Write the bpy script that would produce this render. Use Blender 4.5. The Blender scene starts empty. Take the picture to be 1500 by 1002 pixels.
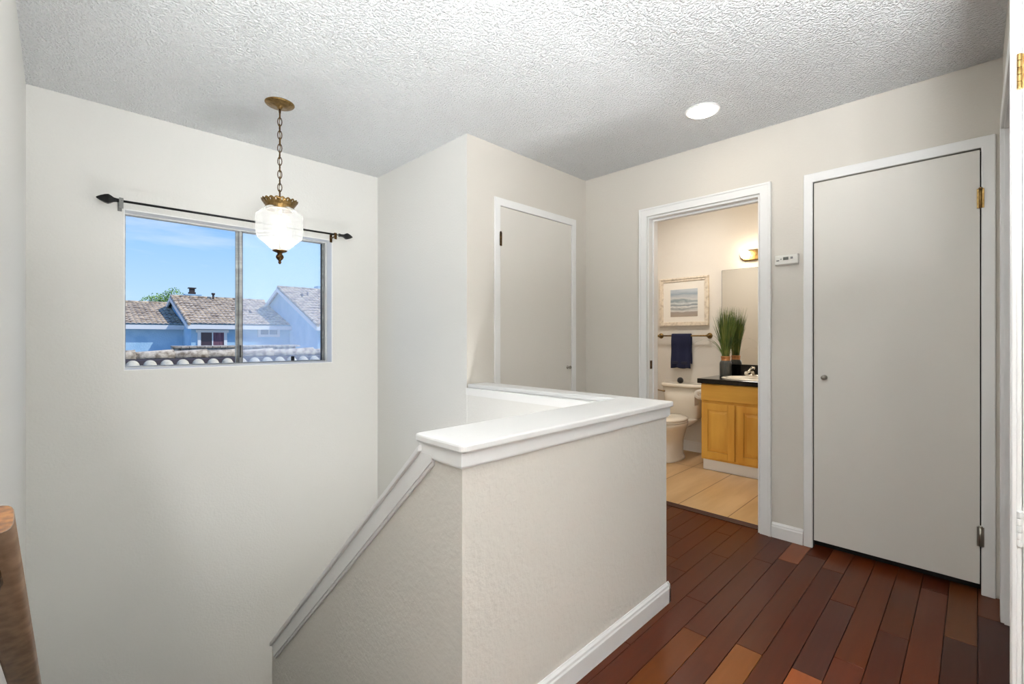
import bpy, bmesh, math, random
from mathutils import Vector, Matrix
random.seed(7)
PI = math.pi
C = bpy.context.scene.collection

# ------------------------------------------------------------------ mesh builder
class G:
    def __init__(s): s.v = []; s.f = []; s.sm = []; s.tint = None
    def add(s, vs, fs, smooth=False):
        o = len(s.v); s.v += [tuple(p) for p in vs]
        for f in fs: s.f.append(tuple(o + i for i in f)); s.sm.append(smooth)
        return s
    def box(s, x0, x1, y0, y1, z0, z1):
        if x0 > x1: x0, x1 = x1, x0
        if y0 > y1: y0, y1 = y1, y0
        if z0 > z1: z0, z1 = z1, z0
        return s.add([(x0,y0,z0),(x1,y0,z0),(x1,y1,z0),(x0,y1,z0),(x0,y0,z1),(x1,y0,z1),(x1,y1,z1),(x0,y1,z1)],
                     [(0,3,2,1),(4,5,6,7),(0,1,5,4),(1,2,6,5),(2,3,7,6),(3,0,4,7)])
    def prism(s, pts, axis, a0, a1, smooth=False):
        """2-D outline pts extruded along axis: x -> pts are (y,z); y -> (x,z); z -> (x,y)"""
        def P(p, a):
            return {'x': (a, p[0], p[1]), 'y': (p[0], a, p[1]), 'z': (p[0], p[1], a)}[axis]
        n = len(pts); o = len(s.v)
        s.v += [P(p, a0) for p in pts] + [P(p, a1) for p in pts]
        s.f.append(tuple(o + i for i in range(n))); s.sm.append(False)
        s.f.append(tuple(o + n + i for i in reversed(range(n)))); s.sm.append(False)
        for i in range(n):
            j = (i + 1) % n
            s.f.append((o + i, o + n + i, o + n + j, o + j)); s.sm.append(smooth)
        return s
    def tube(s, pts, r, n=12, closed=False, cap=True, sx=1.0):
        pts = [Vector(p) for p in pts]; m = len(pts)
        rs = r if isinstance(r, (list, tuple)) else [r] * m
        o = len(s.v); prev = None
        for i, p in enumerate(pts):
            if closed: t = pts[(i + 1) % m] - pts[i - 1]
            else: t = pts[min(i + 1, m - 1)] - pts[max(i - 1, 0)]
            t.normalize()
            if prev is None:
                up = Vector((0, 0, 1)) if abs(t.z) < .9 else Vector((1, 0, 0))
                a = t.cross(up).normalized()
            else:
                a = (prev - t * prev.dot(t)).normalized()
            prev = a; b = t.cross(a)
            for k in range(n):
                q = 2 * PI * k / n
                s.v.append(tuple(p + a * (rs[i] * math.cos(q) * sx) + b * (rs[i] * math.sin(q))))
        for i in range(m if closed else m - 1):
            for k in range(n):
                i2 = (i + 1) % m; k2 = (k + 1) % n
                s.f.append((o + i*n + k, o + i*n + k2, o + i2*n + k2, o + i2*n + k)); s.sm.append(True)
        if cap and not closed:
            s.f.append(tuple(o + k for k in reversed(range(n)))); s.sm.append(False)
            s.f.append(tuple(o + (m-1)*n + k for k in range(n))); s.sm.append(False)
        return s
    def lathe(s, prof, c=(0, 0, 0), n=32, axis='z', smooth=True, sx=1, sy=1, rot=0):
        """prof = [(r, h)...]"""
        o = len(s.v); m = len(prof)
        for (r, h) in prof:
            for k in range(n):
                q = 2 * PI * k / n + rot
                a, b = r * math.cos(q) * sx, r * math.sin(q) * sy
                if axis == 'z': p = (c[0] + a, c[1] + b, c[2] + h)
                elif axis == 'x': p = (c[0] + h, c[1] + a, c[2] + b)
                else: p = (c[0] + a, c[1] + h, c[2] + b)
                s.v.append(p)
        for i in range(m - 1):
            for k in range(n):
                k2 = (k + 1) % n
                s.f.append((o + i*n + k, o + i*n + k2, o + (i+1)*n + k2, o + (i+1)*n + k)); s.sm.append(smooth)
        if prof[0][0] > 1e-5: s.f.append(tuple(o + k for k in reversed(range(n)))); s.sm.append(False)
        if prof[-1][0] > 1e-5: s.f.append(tuple(o + (m-1)*n + k for k in range(n))); s.sm.append(False)
        return s
    def build(s, name, mat, parent=None, bevel=0, seg=2, weld=True, subd=0):
        me = bpy.data.meshes.new(name); me.from_pydata(s.v, [], s.f)
        for p, sm in zip(me.polygons, s.sm): p.use_smooth = sm
        if s.tint:
            at = me.color_attributes.new('tint', 'FLOAT_COLOR', 'CORNER')
            for p in me.polygons:
                for li in p.loop_indices: at.data[li].color = s.tint[p.index]
        bm = bmesh.new(); bm.from_mesh(me)
        if weld: bmesh.ops.remove_doubles(bm, verts=bm.verts, dist=1e-6)
        bmesh.ops.recalc_face_normals(bm, faces=bm.faces)
        bm.to_mesh(me); bm.free()
        me.materials.append(mat)
        o = bpy.data.objects.new(name, me); C.objects.link(o)
        if parent:
            o.parent = parent
            o.matrix_parent_inverse = Matrix.Translation(-parent.location)
        if bevel:
            b = o.modifiers.new('b', 'BEVEL'); b.width = bevel; b.segments = seg; b.limit_method = 'ANGLE'; b.angle_limit = .6
        if subd:
            b = o.modifiers.new('s', 'SUBSURF'); b.levels = subd; b.render_levels = subd
        return o

def tag(o, label=None, cat=None, group=None, kind=None):
    if label: o['label'] = label
    if cat: o['category'] = cat
    if group: o['group'] = group
    if kind: o['kind'] = kind
    return o
def struct(g, name, mat, label, parent=None, bevel=0):
    o = g.build(name, mat, parent, bevel)
    if not parent: o['kind'] = 'structure'; o['label'] = label; o['category'] = name.split('_')[0]
    return o
def empty(name, loc, label, cat, group=None, kind=None):
    o = bpy.data.objects.new(name, None); C.objects.link(o); o.location = loc
    o.empty_display_size = .1
    return tag(o, label, cat, group, kind)

# ------------------------------------------------------------------ materials
def srgb(r, g, b):
    def f(u):
        u /= 255
        return u / 12.92 if u <= .04045 else ((u + .055) / 1.055) ** 2.4
    return (f(r), f(g), f(b), 1)
def mat(name, col, rough=.5, metal=0, spec=.5, bump=None, var=None, coat=0, trans=0, sheen=0):
    m = bpy.data.materials.new(name); m.use_nodes = True
    nt = m.node_tree; N = nt.nodes; L = nt.links; b = N['Principled BSDF']
    b.inputs['Base Color'].default_value = col; b.inputs['Roughness'].default_value = rough
    b.inputs['Metallic'].default_value = metal; b.inputs['Specular IOR Level'].default_value = spec
    b.inputs['Coat Weight'].default_value = coat; b.inputs['Transmission Weight'].default_value = trans
    b.inputs['Sheen Weight'].default_value = sheen
    tc = N.new('ShaderNodeTexCoord')
    if var:   # (scale vec, colour2, lo, hi, detail)
        mp = N.new('ShaderNodeMapping'); mp.inputs['Scale'].default_value = var[0]
        n = N.new('ShaderNodeTexNoise'); n.inputs['Scale'].default_value = 1; n.inputs['Detail'].default_value = var[4] if len(var) > 4 else 3
        r = N.new('ShaderNodeMapRange'); r.inputs[1].default_value = var[2]; r.inputs[2].default_value = var[3]
        x = N.new('ShaderNodeMix'); x.data_type = 'RGBA'
        x.inputs[6].default_value = col; x.inputs[7].default_value = var[1]
        L.new(tc.outputs['Object'], mp.inputs[0]); L.new(mp.outputs[0], n.inputs['Vector']); L.new(n.outputs[0], r.inputs[0])
        L.new(r.outputs[0], x.inputs[0]); L.new(x.outputs[2], b.inputs['Base Color'])
    if bump:  # (scale, strength, distance, detail, lo, hi)
        n = N.new('ShaderNodeTexNoise'); n.inputs['Scale'].default_value = bump[0]; n.inputs['Detail'].default_value = bump[3]
        L.new(tc.outputs['Object'], n.inputs['Vector'])
        r = N.new('ShaderNodeMapRange'); r.inputs[1].default_value = bump[4]; r.inputs[2].default_value = bump[5]
        L.new(n.outputs[0], r.inputs[0])
        bp = N.new('ShaderNodeBump'); bp.inputs['Strength'].default_value = bump[1]; bp.inputs['Distance'].default_value = bump[2]
        L.new(r.outputs[0], bp.inputs['Height']); L.new(bp.outputs[0], b.inputs['Normal'])
    return m
def emis(name, col, st):
    m = bpy.data.materials.new(name); m.use_nodes = True
    N = m.node_tree.nodes; b = N['Principled BSDF']
    b.inputs['Base Color'].default_value = (.8, .8, .8, 1)
    b.inputs['Emission Color'].default_value = col; b.inputs['Emission Strength'].default_value = st
    return m

M = {}
M['wall'] = mat('wall_paint', (.755, .745, .71, 1), .75, spec=.25, bump=(85, .25, .002, 3, .35, .7))
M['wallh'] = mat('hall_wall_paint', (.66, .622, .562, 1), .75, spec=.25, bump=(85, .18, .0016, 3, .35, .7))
M['wallr'] = mat('rough_wall_paint', (.755, .745, .71, 1), .7, spec=.3, bump=(60, .3, .003, 4, .35, .7))
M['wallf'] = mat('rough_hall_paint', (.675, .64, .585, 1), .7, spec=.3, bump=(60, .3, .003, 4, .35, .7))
M['bathw'] = mat('bath_wall_paint', (.74, .70, .64, 1), .7, spec=.25, bump=(90, .15, .002, 2, .35, .7))
M['ceil'] = mat('popcorn_ceiling', (.87, .88, .88, 1), .9, spec=.1, bump=(95, .9, .013, 3, .42, .68))
M['ceils'] = mat('smooth_ceiling', (.82, .78, .72, 1), .9, spec=.1, bump=(90, .2, .002, 2, .35, .7))
M['trim'] = mat('white_trim_paint', (.84, .835, .82, 1), .32, bump=(14, .08, .002, 2, .3, .7))
M['door'] = mat('door_paint', (.72, .69, .635, 1), .42, bump=(30, .08, .002, 3, .3, .7))
M['brass'] = mat('antique_brass', srgb(150, 122, 78), .38, 1, var=((60, 60, 60), srgb(110, 86, 48), .4, .7))
M['bronze'] = mat('dark_bronze', srgb(105, 78, 46), .42, 1, var=((80, 80, 80), srgb(60, 45, 28), .4, .65))
M['nickel'] = mat('satin_nickel', srgb(165, 160, 150), .3, 1)
M['chrome'] = mat('chrome', srgb(205, 200, 190), .12, 1)
M['blackm'] = mat('black_iron', srgb(22, 23, 23), .45, .3)
M['alu'] = mat('aluminium_frame', srgb(168, 170, 170), .4, .7, var=((3, 3, 20), srgb(140, 142, 142), .4, .6))
M['aluw'] = mat('pale_aluminium', srgb(215, 216, 214), .4, .2)  # outer frame's aluminium whitened, its bright light put into the colour
M['darkgap'] = mat('dark_seal', srgb(20, 20, 20), .6)
M['plasticw'] = mat('white_plastic', srgb(228, 226, 218), .4)
M['porc'] = mat('porcelain', srgb(236, 228, 214), .1, coat=.4)
M['granite'] = mat('black_granite', srgb(16, 15, 16), .12, var=((180, 180, 180), srgb(48, 44, 42), .58, .7))
M['oak'] = mat('honey_oak', srgb(228, 176, 80), .38, var=((9, 9, 1.4), srgb(210, 150, 60), .35, .65, 5), bump=(60, .05, .001, 3, .3, .7))
M['oakh'] = mat('honey_oak_across', srgb(228, 176, 80), .38, var=((9, 1.4, 12), srgb(210, 152, 62), .35, .65, 5))
M['towel'] = mat('navy_towel', srgb(24, 30, 62), .95, sheen=.05, bump=(260, .5, .003, 2, .3, .7))
M['paper'] = mat('tissue_paper', srgb(238, 234, 226), .9)
M['vase'] = mat('slate_glass', srgb(62, 64, 64), .3, var=((40, 40, 8), srgb(88, 88, 84), .45, .7))
M['copper'] = mat('copper_band', srgb(196, 140, 96), .3, 1)
M['grassA'] = mat('grass_blade', srgb(98, 120, 52), .5, var=((8, 8, 6), srgb(48, 74, 30), .4, .6))
M['grassB'] = mat('grass_blade_pale', srgb(150, 150, 78), .5, var=((8, 8, 6), srgb(90, 110, 50), .4, .6))
M['blackball'] = mat('black_cast', srgb(18, 17, 17), .4, bump=(90, .6, .004, 2, .4, .6))
M['rail'] = mat('walnut_rail', srgb(122, 98, 78), .35, var=((40, 3, 40), srgb(98, 76, 58), .35, .65, 5), coat=.2)
M['lcd'] = mat('lcd_screen', srgb(96, 98, 90), .25)
M['greyplastic'] = mat('grey_plastic', srgb(120, 120, 118), .5)
M['bathtile'] = None
M['asph'] = mat('pale_concrete', srgb(182, 178, 170), .9)
M['blue'] = mat('blue_stucco', srgb(176, 208, 226), .9, spec=.1, var=((2, 2, 2), srgb(160, 196, 218), .4, .6), bump=(25, .3, .02, 3, .3, .7))
M['fascia'] = mat('white_fascia', srgb(225, 226, 222), .6)
M['pipe'] = mat('dark_pipe', srgb(70, 60, 55), .7)
M['tile'] = mat('roof_tile', srgb(214, 196, 168), .85, spec=.15, var=((3, 9, 9), srgb(140, 124, 106), .42, .62, 4))
M['ridge'] = mat('weathered_ridge_tile', srgb(204, 194, 174), .9, spec=.1, var=((14, 14, 14), srgb(122, 110, 94), .42, .68, 6), bump=(60, .4, .006, 3, .3, .7))
M['cream'] = mat('cream_roof_tile', srgb(204, 196, 170), .85, spec=.1, var=((25, 25, 25), srgb(176, 168, 140), .5, .75))
M['under'] = mat('roof_underlay', srgb(62, 54, 52), .95)
M['curt'] = mat('plum_curtain', srgb(128, 90, 102), .7, var=((14, 1, 1), srgb(92, 62, 74), .4, .6))
M['dkglass'] = mat('dark_window', srgb(70, 52, 60), .1)
M['leaf'] = mat('tree_leaf', srgb(140, 176, 72), .6, var=((3, 3, 3), srgb(92, 130, 52), .4, .6))
M['bark'] = mat('bark', srgb(110, 90, 70), .9)

# mirror
m = M['mirror'] = mat('mirror_glass', (.9, .9, .88, 1), .0, 1)
# window glass, clear and hazy
def glass(name, haze):
    m = bpy.data.materials.new(name); m.use_nodes = True
    nt = m.node_tree; N = nt.nodes; L = nt.links
    for n in list(N): N.remove(n)
    out = N.new('ShaderNodeOutputMaterial'); t = N.new('ShaderNodeBsdfTransparent'); g = N.new('ShaderNodeBsdfGlossy')
    g.inputs['Roughness'].default_value = .02
    mx = N.new('ShaderNodeMixShader'); mx.inputs[0].default_value = 0.0
    L.new(t.outputs[0], mx.inputs[1]); L.new(g.outputs[0], mx.inputs[2]); last = mx
    if haze:
        d = N.new('ShaderNodeBsdfTranslucent'); d.inputs[0].default_value = (.9, .94, 1, 1)
        d2 = N.new('ShaderNodeBsdfDiffuse'); d2.inputs[0].default_value = (.8, .9, 1, 1)
        a = N.new('ShaderNodeAddShader'); L.new(d.outputs[0], a.inputs[0]); L.new(d2.outputs[0], a.inputs[1])
        m2 = N.new('ShaderNodeMixShader'); m2.inputs[0].default_value = haze
        L.new(mx.outputs[0], m2.inputs[1]); L.new(a.outputs[0], m2.inputs[2]); last = m2
    L.new(last.outputs[0], out.inputs[0])
    return m
M['glass'] = glass('window_glass', 0)
M['haze'] = glass('dusty_window_glass', .14)  # right pane mixed with a pale bluish haze
# pendant glass: frosted ribbed panels that let the bulb through
m = M['pglass'] = bpy.data.materials.new('ribbed_lantern_glass'); m.use_nodes = True
nt = m.node_tree; N = nt.nodes; L = nt.links
for n in list(N): N.remove(n)
out = N.new('ShaderNodeOutputMaterial')
tr = N.new('ShaderNodeBsdfTransparent'); tr.inputs[0].default_value = (.34, .34, .335, 1); tl = N.new('ShaderNodeBsdfTranslucent'); tl.inputs[0].default_value = (.95, .95, .92, 1)
gl = N.new('ShaderNodeBsdfGlossy'); gl.inputs['Roughness'].default_value = .08
df = N.new('ShaderNodeBsdfDiffuse'); df.inputs[0].default_value = (.85, .85, .82, 1)
m1 = N.new('ShaderNodeMixShader'); m1.inputs[0].default_value = .040
m2 = N.new('ShaderNodeMixShader'); m2.inputs[0].default_value = .040
m3 = N.new('ShaderNodeMixShader'); m3.inputs[0].default_value = .008
L.new(tr.outputs[0], m1.inputs[1]); L.new(tl.outputs[0], m1.inputs[2])
L.new(m1.outputs[0], m2.inputs[1]); L.new(df.outputs[0], m2.inputs[2])
L.new(m2.outputs[0], m3.inputs[1]); L.new(gl.outputs[0], m3.inputs[2]); L.new(m3.outputs[0], out.inputs[0])
tc = N.new('ShaderNodeTexCoord'); wv = N.new('ShaderNodeTexWave'); wv.bands_direction = 'Z'; wv.inputs['Scale'].default_value = 26
L.new(tc.outputs['Object'], wv.inputs[0]); bp = N.new('ShaderNodeBump'); bp.inputs['Distance'].default_value = .004
L.new(wv.outputs[1], bp.inputs['Height'])
for n in (gl, df, tl): L.new(bp.outputs[0], n.inputs['Normal'])

# hardwood: tint per plank from the mesh, grain from noise
m = M['wood'] = mat('cherry_hardwood', (.1, .03, .01, 1), .33, spec=.25)
nt = m.node_tree; N = nt.nodes; L = nt.links; b = N['Principled BSDF']; b.inputs['Specular IOR Level'].default_value = .16
at = N.new('ShaderNodeAttribute'); at.attribute_name = 'tint'
tc = N.new('ShaderNodeTexCoord'); mp = N.new('ShaderNodeMapping'); mp.inputs['Scale'].default_value = (2.5, 40, 1)
ns = N.new('ShaderNodeTexNoise'); ns.inputs['Scale'].default_value = 1; ns.inputs['Detail'].default_value = 6
L.new(tc.outputs['Object'], mp.inputs[0]); L.new(mp.outputs[0], ns.inputs['Vector'])
r = N.new('ShaderNodeMapRange'); r.inputs[1].default_value = .3; r.inputs[2].default_value = .7; r.inputs[3].default_value = .9; r.inputs[4].default_value = 1.08
L.new(ns.outputs[0], r.inputs[0])
x = N.new('ShaderNodeVectorMath'); x.operation = 'SCALE'
L.new(at.outputs['Color'], x.inputs[0]); L.new(r.outputs[0], x.inputs['Scale']); L.new(x.outputs[0], b.inputs['Base Color'])
bp = N.new('ShaderNodeBump'); bp.inputs['Distance'].default_value = .0003; bp.inputs['Strength'].default_value = .2
n2 = N.new('ShaderNodeTexNoise'); n2.inputs['Scale'].default_value = 7
L.new(tc.outputs['Object'], n2.inputs['Vector']); L.new(n2.outputs[0], bp.inputs['Height']); L.new(bp.outputs[0], b.inputs['Normal'])

# bathroom floor tile with grout
m = M['bathtile'] = mat('travertine_tile', srgb(214, 180, 134), .35, var=((1.2, 7, 1), srgb(192, 154, 106), .35, .65, 6))
nt = m.node_tree; N = nt.nodes; L = nt.links; b = N['Principled BSDF']
src = b.inputs['Base Color'].links[0].from_socket
tc = N.new('ShaderNodeTexCoord'); sp = N.new('ShaderNodeSeparateXYZ'); L.new(tc.outputs['Object'], sp.inputs[0])
def mth(op, a, bb=None):
    n = N.new('ShaderNodeMath'); n.operation = op
    for i, q in enumerate((a, bb)):
        if q is None: continue
        if isinstance(q, (int, float)): n.inputs[i].default_value = q
        else: L.new(q, n.inputs[i])
    return n.outputs[0]
fy = mth('FRACT', mth('DIVIDE', mth('SUBTRACT', sp.outputs[1], 1.138 - 3.34), .334))
dy = mth('MINIMUM', fy, mth('SUBTRACT', 1, fy))
fx = mth('FRACT', mth('DIVIDE', mth('SUBTRACT', sp.outputs[0], 3.1), 1.0))
dx = mth('MINIMUM', fx, mth('SUBTRACT', 1, fx))
g1 = mth('LESS_THAN', dy, .009); g2 = mth('LESS_THAN', dx, .003); gg = mth('MAXIMUM', g1, g2)
mx = N.new('ShaderNodeMix'); mx.data_type = 'RGBA'; L.new(gg, mx.inputs[0]); L.new(src, mx.inputs[6]); mx.inputs[7].default_value = srgb(124, 84, 48)
L.new(mx.outputs[2], b.inputs['Base Color'])

# seascape print
m = M['art'] = mat('seascape_print', (.5, .5, .5, 1), .6)
nt = m.node_tree; N = nt.nodes; L = nt.links; b = N['Principled BSDF']
tc = N.new('ShaderNodeTexCoord'); sp = N.new('ShaderNodeSeparateXYZ'); L.new(tc.outputs['Object'], sp.inputs[0])
mp = N.new('ShaderNodeMapping'); mp.inputs['Scale'].default_value = (1, 6, 22)
ns = N.new('ShaderNodeTexNoise'); ns.inputs['Scale'].default_value = 1; ns.inputs['Detail'].default_value = 6
L.new(tc.outputs['Object'], mp.inputs[0]); L.new(mp.outputs[0], ns.inputs['Vector'])
h = mth('DIVIDE', mth('SUBTRACT', sp.outputs[2], 1.40), .285)
h = mth('ADD', h, mth('MULTIPLY', mth('SUBTRACT', ns.outputs[0], .5), .34))
cr = N.new('ShaderNodeValToRGB'); L.new(h, cr.inputs[0]); e = cr.color_ramp.elements
stops = [(0, (170, 156, 142)), (.16, (158, 148, 140)), (.22, (214, 212, 208)), (.30, (146, 152, 154)), (.36, (222, 222, 220)), (.43, (120, 132, 138)),
         (.5, (210, 214, 214)), (.56, (138, 150, 156)), (.62, (168, 176, 180)), (.66, (205, 206, 204)), (.82, (150, 164, 178)), (1, (190, 198, 204))]
e[0].position = 0; e[0].color = srgb(*stops[0][1]); e[1].position = 1; e[1].color = srgb(*stops[-1][1])
for p, c_ in stops[1:-1]: k = e.new(p); k.color = srgb(*c_)
L.new(cr.outputs[0], b.inputs['Base Color'])

LT = {'down': 30, 'pend': 300, 'bulb': 22, 'rear': 22, 'up': 510, 'sconce': 160, 'bath': 50}
M['downE'] = emis('downlight_glow', (1, .90, .76, 1), LT['down'])
M['pendE'] = emis('pendant_bulb_glow', (.98, .98, .96, 1), LT['pend'])
M['bulbE'] = emis('vanity_bulb_glow', (1, .84, .62, 1), LT['bulb'])
M['upE'] = emis('uplight_glow', (.95, .98, 1, 1), LT['up'])
M['sconceE'] = emis('sconce_glow', (.97, .98, 1, 1), LT['sconce'])
M['rearE'] = emis('flush_light_glow', (.98, .985, .98, 1), LT['rear'])
M['bathE'] = emis('bath_light_glow', (1, .94, .86, 1), LT['bath'])

# ------------------------------------------------------------------ measures
XL, XB, XW, YW, YC, YR = -.108, 1.799, 3.022, 3.321, 2.211, -.083
H = 2.44; LOW = -2.75
# room shell -------------------------------------------------------
g = G()  # window wall with its opening
wx0, wx1, wz0, wz1 = .265, 1.437, .996, 1.895
g.box(XL - .12, wx0, YW, YW + .16, LOW, H); g.box(wx1, XB + .1, YW, YW + .16, LOW, H)
g.box(wx0, wx1, YW, YW + .16, LOW, wz0); g.box(wx0, wx1, YW, YW + .16, wz1, H)
struct(g, 'wall_window', M['wall'], 'off-white stairwell wall around the sliding window')
struct(G().box(XL - .12, XL, .35, YW, LOW, H), 'wall_left', M['wall'], 'off-white stairwell wall behind the wooden handrail')
struct(G().box(XB, XB + .1, YC, YW, LOW, H), 'wall_closet_side', M['wall'], 'bright off-white side wall between window wall and narrow closet door')
g = G(); cy0, cy1, dz = 2.068, 2.837, 2.052   # closet opening in X
g.box(XB + .1, cy0, YC, YC + .11, 0, H).box(cy1, XW, YC, YC + .11, 0, H).box(cy0, cy1, YC, YC + .11, dz, H)
g.box(XB, XB + .1, YC - .0001, YC, .8, H)
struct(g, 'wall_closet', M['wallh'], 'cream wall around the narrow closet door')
g = G()
g.box(XW, XW + .12, 1.662, 3.3, 0, H).box(XW, XW + .12, .649, .922, 0, H).box(XW, XW + .12, YR - .12, -.019, 0, H)
g.box(XW, XW + .12, .922, 1.662, 2.045, H).box(XW, XW + .12, -.019, .649, dz, H)
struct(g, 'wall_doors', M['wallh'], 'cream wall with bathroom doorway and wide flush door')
g = G()
g.box(2.775, XW, YR - .12, YR, 0, H).box(1.80, 2.775, YR - .12, YR, 2.045, H).box(1.72, 1.80, YR - .12, YR, 0, H)
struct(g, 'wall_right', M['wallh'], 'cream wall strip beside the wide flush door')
# unseen far sides of the landing, closets and hall
struct(G().box(-1.8, -1.68, -1.8, .35, 0, H).box(-1.68, XL - .12, .35, .47, 0, H), 'wall_hall_west', M['wall'], 'hall wall')
struct(G().box(-1.8, 4.2, -1.92, -1.8, 0, H).box(1.72, 1.80, -1.8, YR - .12, 0, H), 'wall_hall_south', M['wall'], 'hall wall')
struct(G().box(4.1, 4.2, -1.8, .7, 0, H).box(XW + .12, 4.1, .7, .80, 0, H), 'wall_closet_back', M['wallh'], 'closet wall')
struct(G().box(XB + .1, XW, YC + .5, YC + .55, 0, H), 'wall_linen_back', M['wallh'], 'closet wall')
# half walls around the stairwell
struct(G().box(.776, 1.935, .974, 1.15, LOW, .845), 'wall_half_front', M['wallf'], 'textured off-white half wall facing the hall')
struct(G().prism([(1.83, 1.15), (1.935, 1.15), (1.935, 2.211), (1.80, 2.211)], 'z', LOW, .845), 'wall_half_back', M['wall'], 'off-white half wall running to the closet wall')
# sloping knee wall beside the flight
def slz(y): return .840 - (y - 1.15) * .9073
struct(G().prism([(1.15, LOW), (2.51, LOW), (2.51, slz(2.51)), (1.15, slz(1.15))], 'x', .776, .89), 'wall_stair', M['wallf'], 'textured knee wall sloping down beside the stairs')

# stairs (down along the left wall), landing, return flight
g = G(); nr = 7; rh = 1.27 / nr; run = (2.51 - 1.05) / (nr - 1)
for i in range(1, nr):
    y0 = 1.05 + run * (i - 1); g.box(XL, .776, y0, y0 + run, LOW, -rh * i)
g.box(XL, XB, 2.51, YW, LOW, -1.27)
for i in range(1, 8):
    y1 = 2.51 - run * (i - 1); g.box(.89, 1.80, y1 - run, y1, LOW, -1.27 - rh * i)
struct(g, 'floor_stairs', mat('stair_carpet', srgb(150, 140, 126), .95, bump=(200, .5, .004, 2, .3, .7)), 'stairs turning at the landing')

# hall ceiling and bathroom ceiling
struct(G().box(-1.8, XW + .02, -1.8, YW + .1, H, H + .1).box(XW, 4.2, -1.8, .75, H, H + .1), 'ceiling', M['ceil'], 'white popcorn-textured ceiling over hall and stairs')
struct(G().box(XW + .12, 4.75, .75, 3.3, H, H + .1), 'ceiling_bath', M['ceils'], 'smooth cream ceiling inside the bathroom')

# hardwood floor : one mesh, planks as its pattern ------------------
g = G(); g.tint = []
PW = .0937; Y0 = -.0035
known = {-1: [2.779], 0: [2.495, 1.2], 2: [2.36], 4: [2.478, 1.868], 5: [2.79, 1.3], 6: [1.862, 2.9], 7: [2.738, 1.48], 8: [1.817, 2.65], 9: [2.045], 3: [1.45], 1: [1.55, 2.9], 10: [2.55], 11: [2.25, 2.85]}
tones = [srgb(82, 36, 12), srgb(74, 32, 12), srgb(88, 43, 13), srgb(78, 35, 12), srgb(70, 29, 13), srgb(88, 44, 14)]
special = {(4, 1): srgb(134, 70, 36), (6, 1): srgb(112, 64, 28), (7, 3): srgb(116, 62, 34), (-1, 2): srgb(90, 48, 26), (0, 3): srgb(94, 52, 24), (-1, 1): srgb(62, 32, 24), (0, 2): srgb(64, 33, 22),
           (4, 2): srgb(68, 34, 24), (3, 2): srgb(86, 38, 20), (1, 2): srgb(86, 40, 20), (5, 3): srgb(94, 48, 26)}
for k in range(-19, 25):
    y0 = Y0 + PW * k; y1 = y0 + PW
    if y0 > YC + .1: break
    xa = -1.8 if y0 < .35 else (XL - .05 if y1 < 1.08 else 1.85)
    xb = 3.085 if y0 > YR - .05 else 4.1
    ends = sorted(e for e in known.get(k, []) if e > xa)
    if not ends: ends = [random.uniform(2.0, 2.9)]
    while ends[0] > xa + .9: ends.insert(0, ends[0] - random.uniform(.5, 1.1))
    while ends[-1] < xb - 1.1: ends.append(ends[-1] + random.uniform(.5, 1.1))
    cuts = [xa] + [e for e in ends if xa + .05 < e < xb - .03] + [xb]
    # index of the plank counted so that the known ends fix it
    for i in range(len(cuts) - 1):
        a, b_ = cuts[i], cuts[i + 1]; q = .0009; z = 0
        col = random.choice(tones)
        kn = sorted(known.get(k, [])); idx = 1 + sum(1 for e in kn if (a + b_) / 2 > e)
        if (k, idx) in special and kn and (abs(a - kn[0]) < .01 or abs(b_ - kn[0]) < .01 or abs(a - kn[-1]) < .01 or abs(b_ - kn[-1]) < .01): col = special[(k, idx)]
        n0 = len(g.f)
        u0, u1, v0, v1, e_ = a + q * .8, b_ - q * .8, y0 + q, y1 - q, .0012
        g.add([(u0 + e_, v0 + e_, z), (u1 - e_, v0 + e_, z), (u1 - e_, v1 - e_, z), (u0 + e_, v1 - e_, z),
               (u0, v0, z - .0012), (u1, v0, z - .0012), (u1, v1, z - .0012), (u0, v1, z - .0012),
               (u0, v0, z - .02), (u1, v0, z - .02), (u1, v1, z - .02), (u0, v1, z - .02)],
              [(0, 1, 2, 3), (4, 5, 1, 0), (5, 6, 2, 1), (6, 7, 3, 2), (7, 4, 0, 3), (8, 9, 5, 4), (9, 10, 6, 5), (10, 11, 7, 6), (11, 8, 4, 7)])
        g.tint += [col] * 9
dark = srgb(22, 12, 8)
for b_ in ((-1.8, 4.1, -1.8, YR + .02), (-1.8, 1.9, YR, .40), (XL - .05, 1.9, .40, 1.05), (1.85, 3.085, YR, YC + .11)):
    g.box(b_[0], b_[1], b_[2], b_[3], -.25, -.006); g.tint += [dark] * 6
fl = g.build('floor', M['wood'], weld=False); tag(fl, 'reddish-brown hardwood plank floor of the hall', 'floor', kind='structure')
struct(G().box(3.085, 4.75, .75, 3.3, -.2, .012), 'floor_bath', M['bathtile'], 'tan stone tile floor in the bathroom')
struct(G().prism([(3.055, 0), (3.10, 0), (3.10, .013), (3.085, .018), (3.055, .004)], 'y', .93, 1.655), 'trim_threshold', mat('threshold_wood', srgb(62, 30, 14), .5, spec=.2), 'brown wooden threshold strip at the bathroom doorway')

# bathroom walls
BX = 4.65
struct(G().box(BX, BX + .1, .8, 3.3, 0, H), 'wall_bath_back', M['bathw'], 'warm cream bathroom wall behind toilet and mirror')
struct(G().box(XW + .12, BX, 3.2, 3.3, 0, H), 'wall_bath_left', M['bathw'], 'bathroom end wall')
struct(G().box(XW + .12, BX, .8, .86, 0, H), 'wall_bath_right', M['bathw'], 'bathroom end wall by vanity')
struct(G().box(4.615, BX, 2.44, 3.2, .012, 1.91), 'trim_shower_surround', mat('surround_acrylic', srgb(226, 214, 192), .3), 'cream shower surround edge beside the framed print', bevel=.006)

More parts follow.
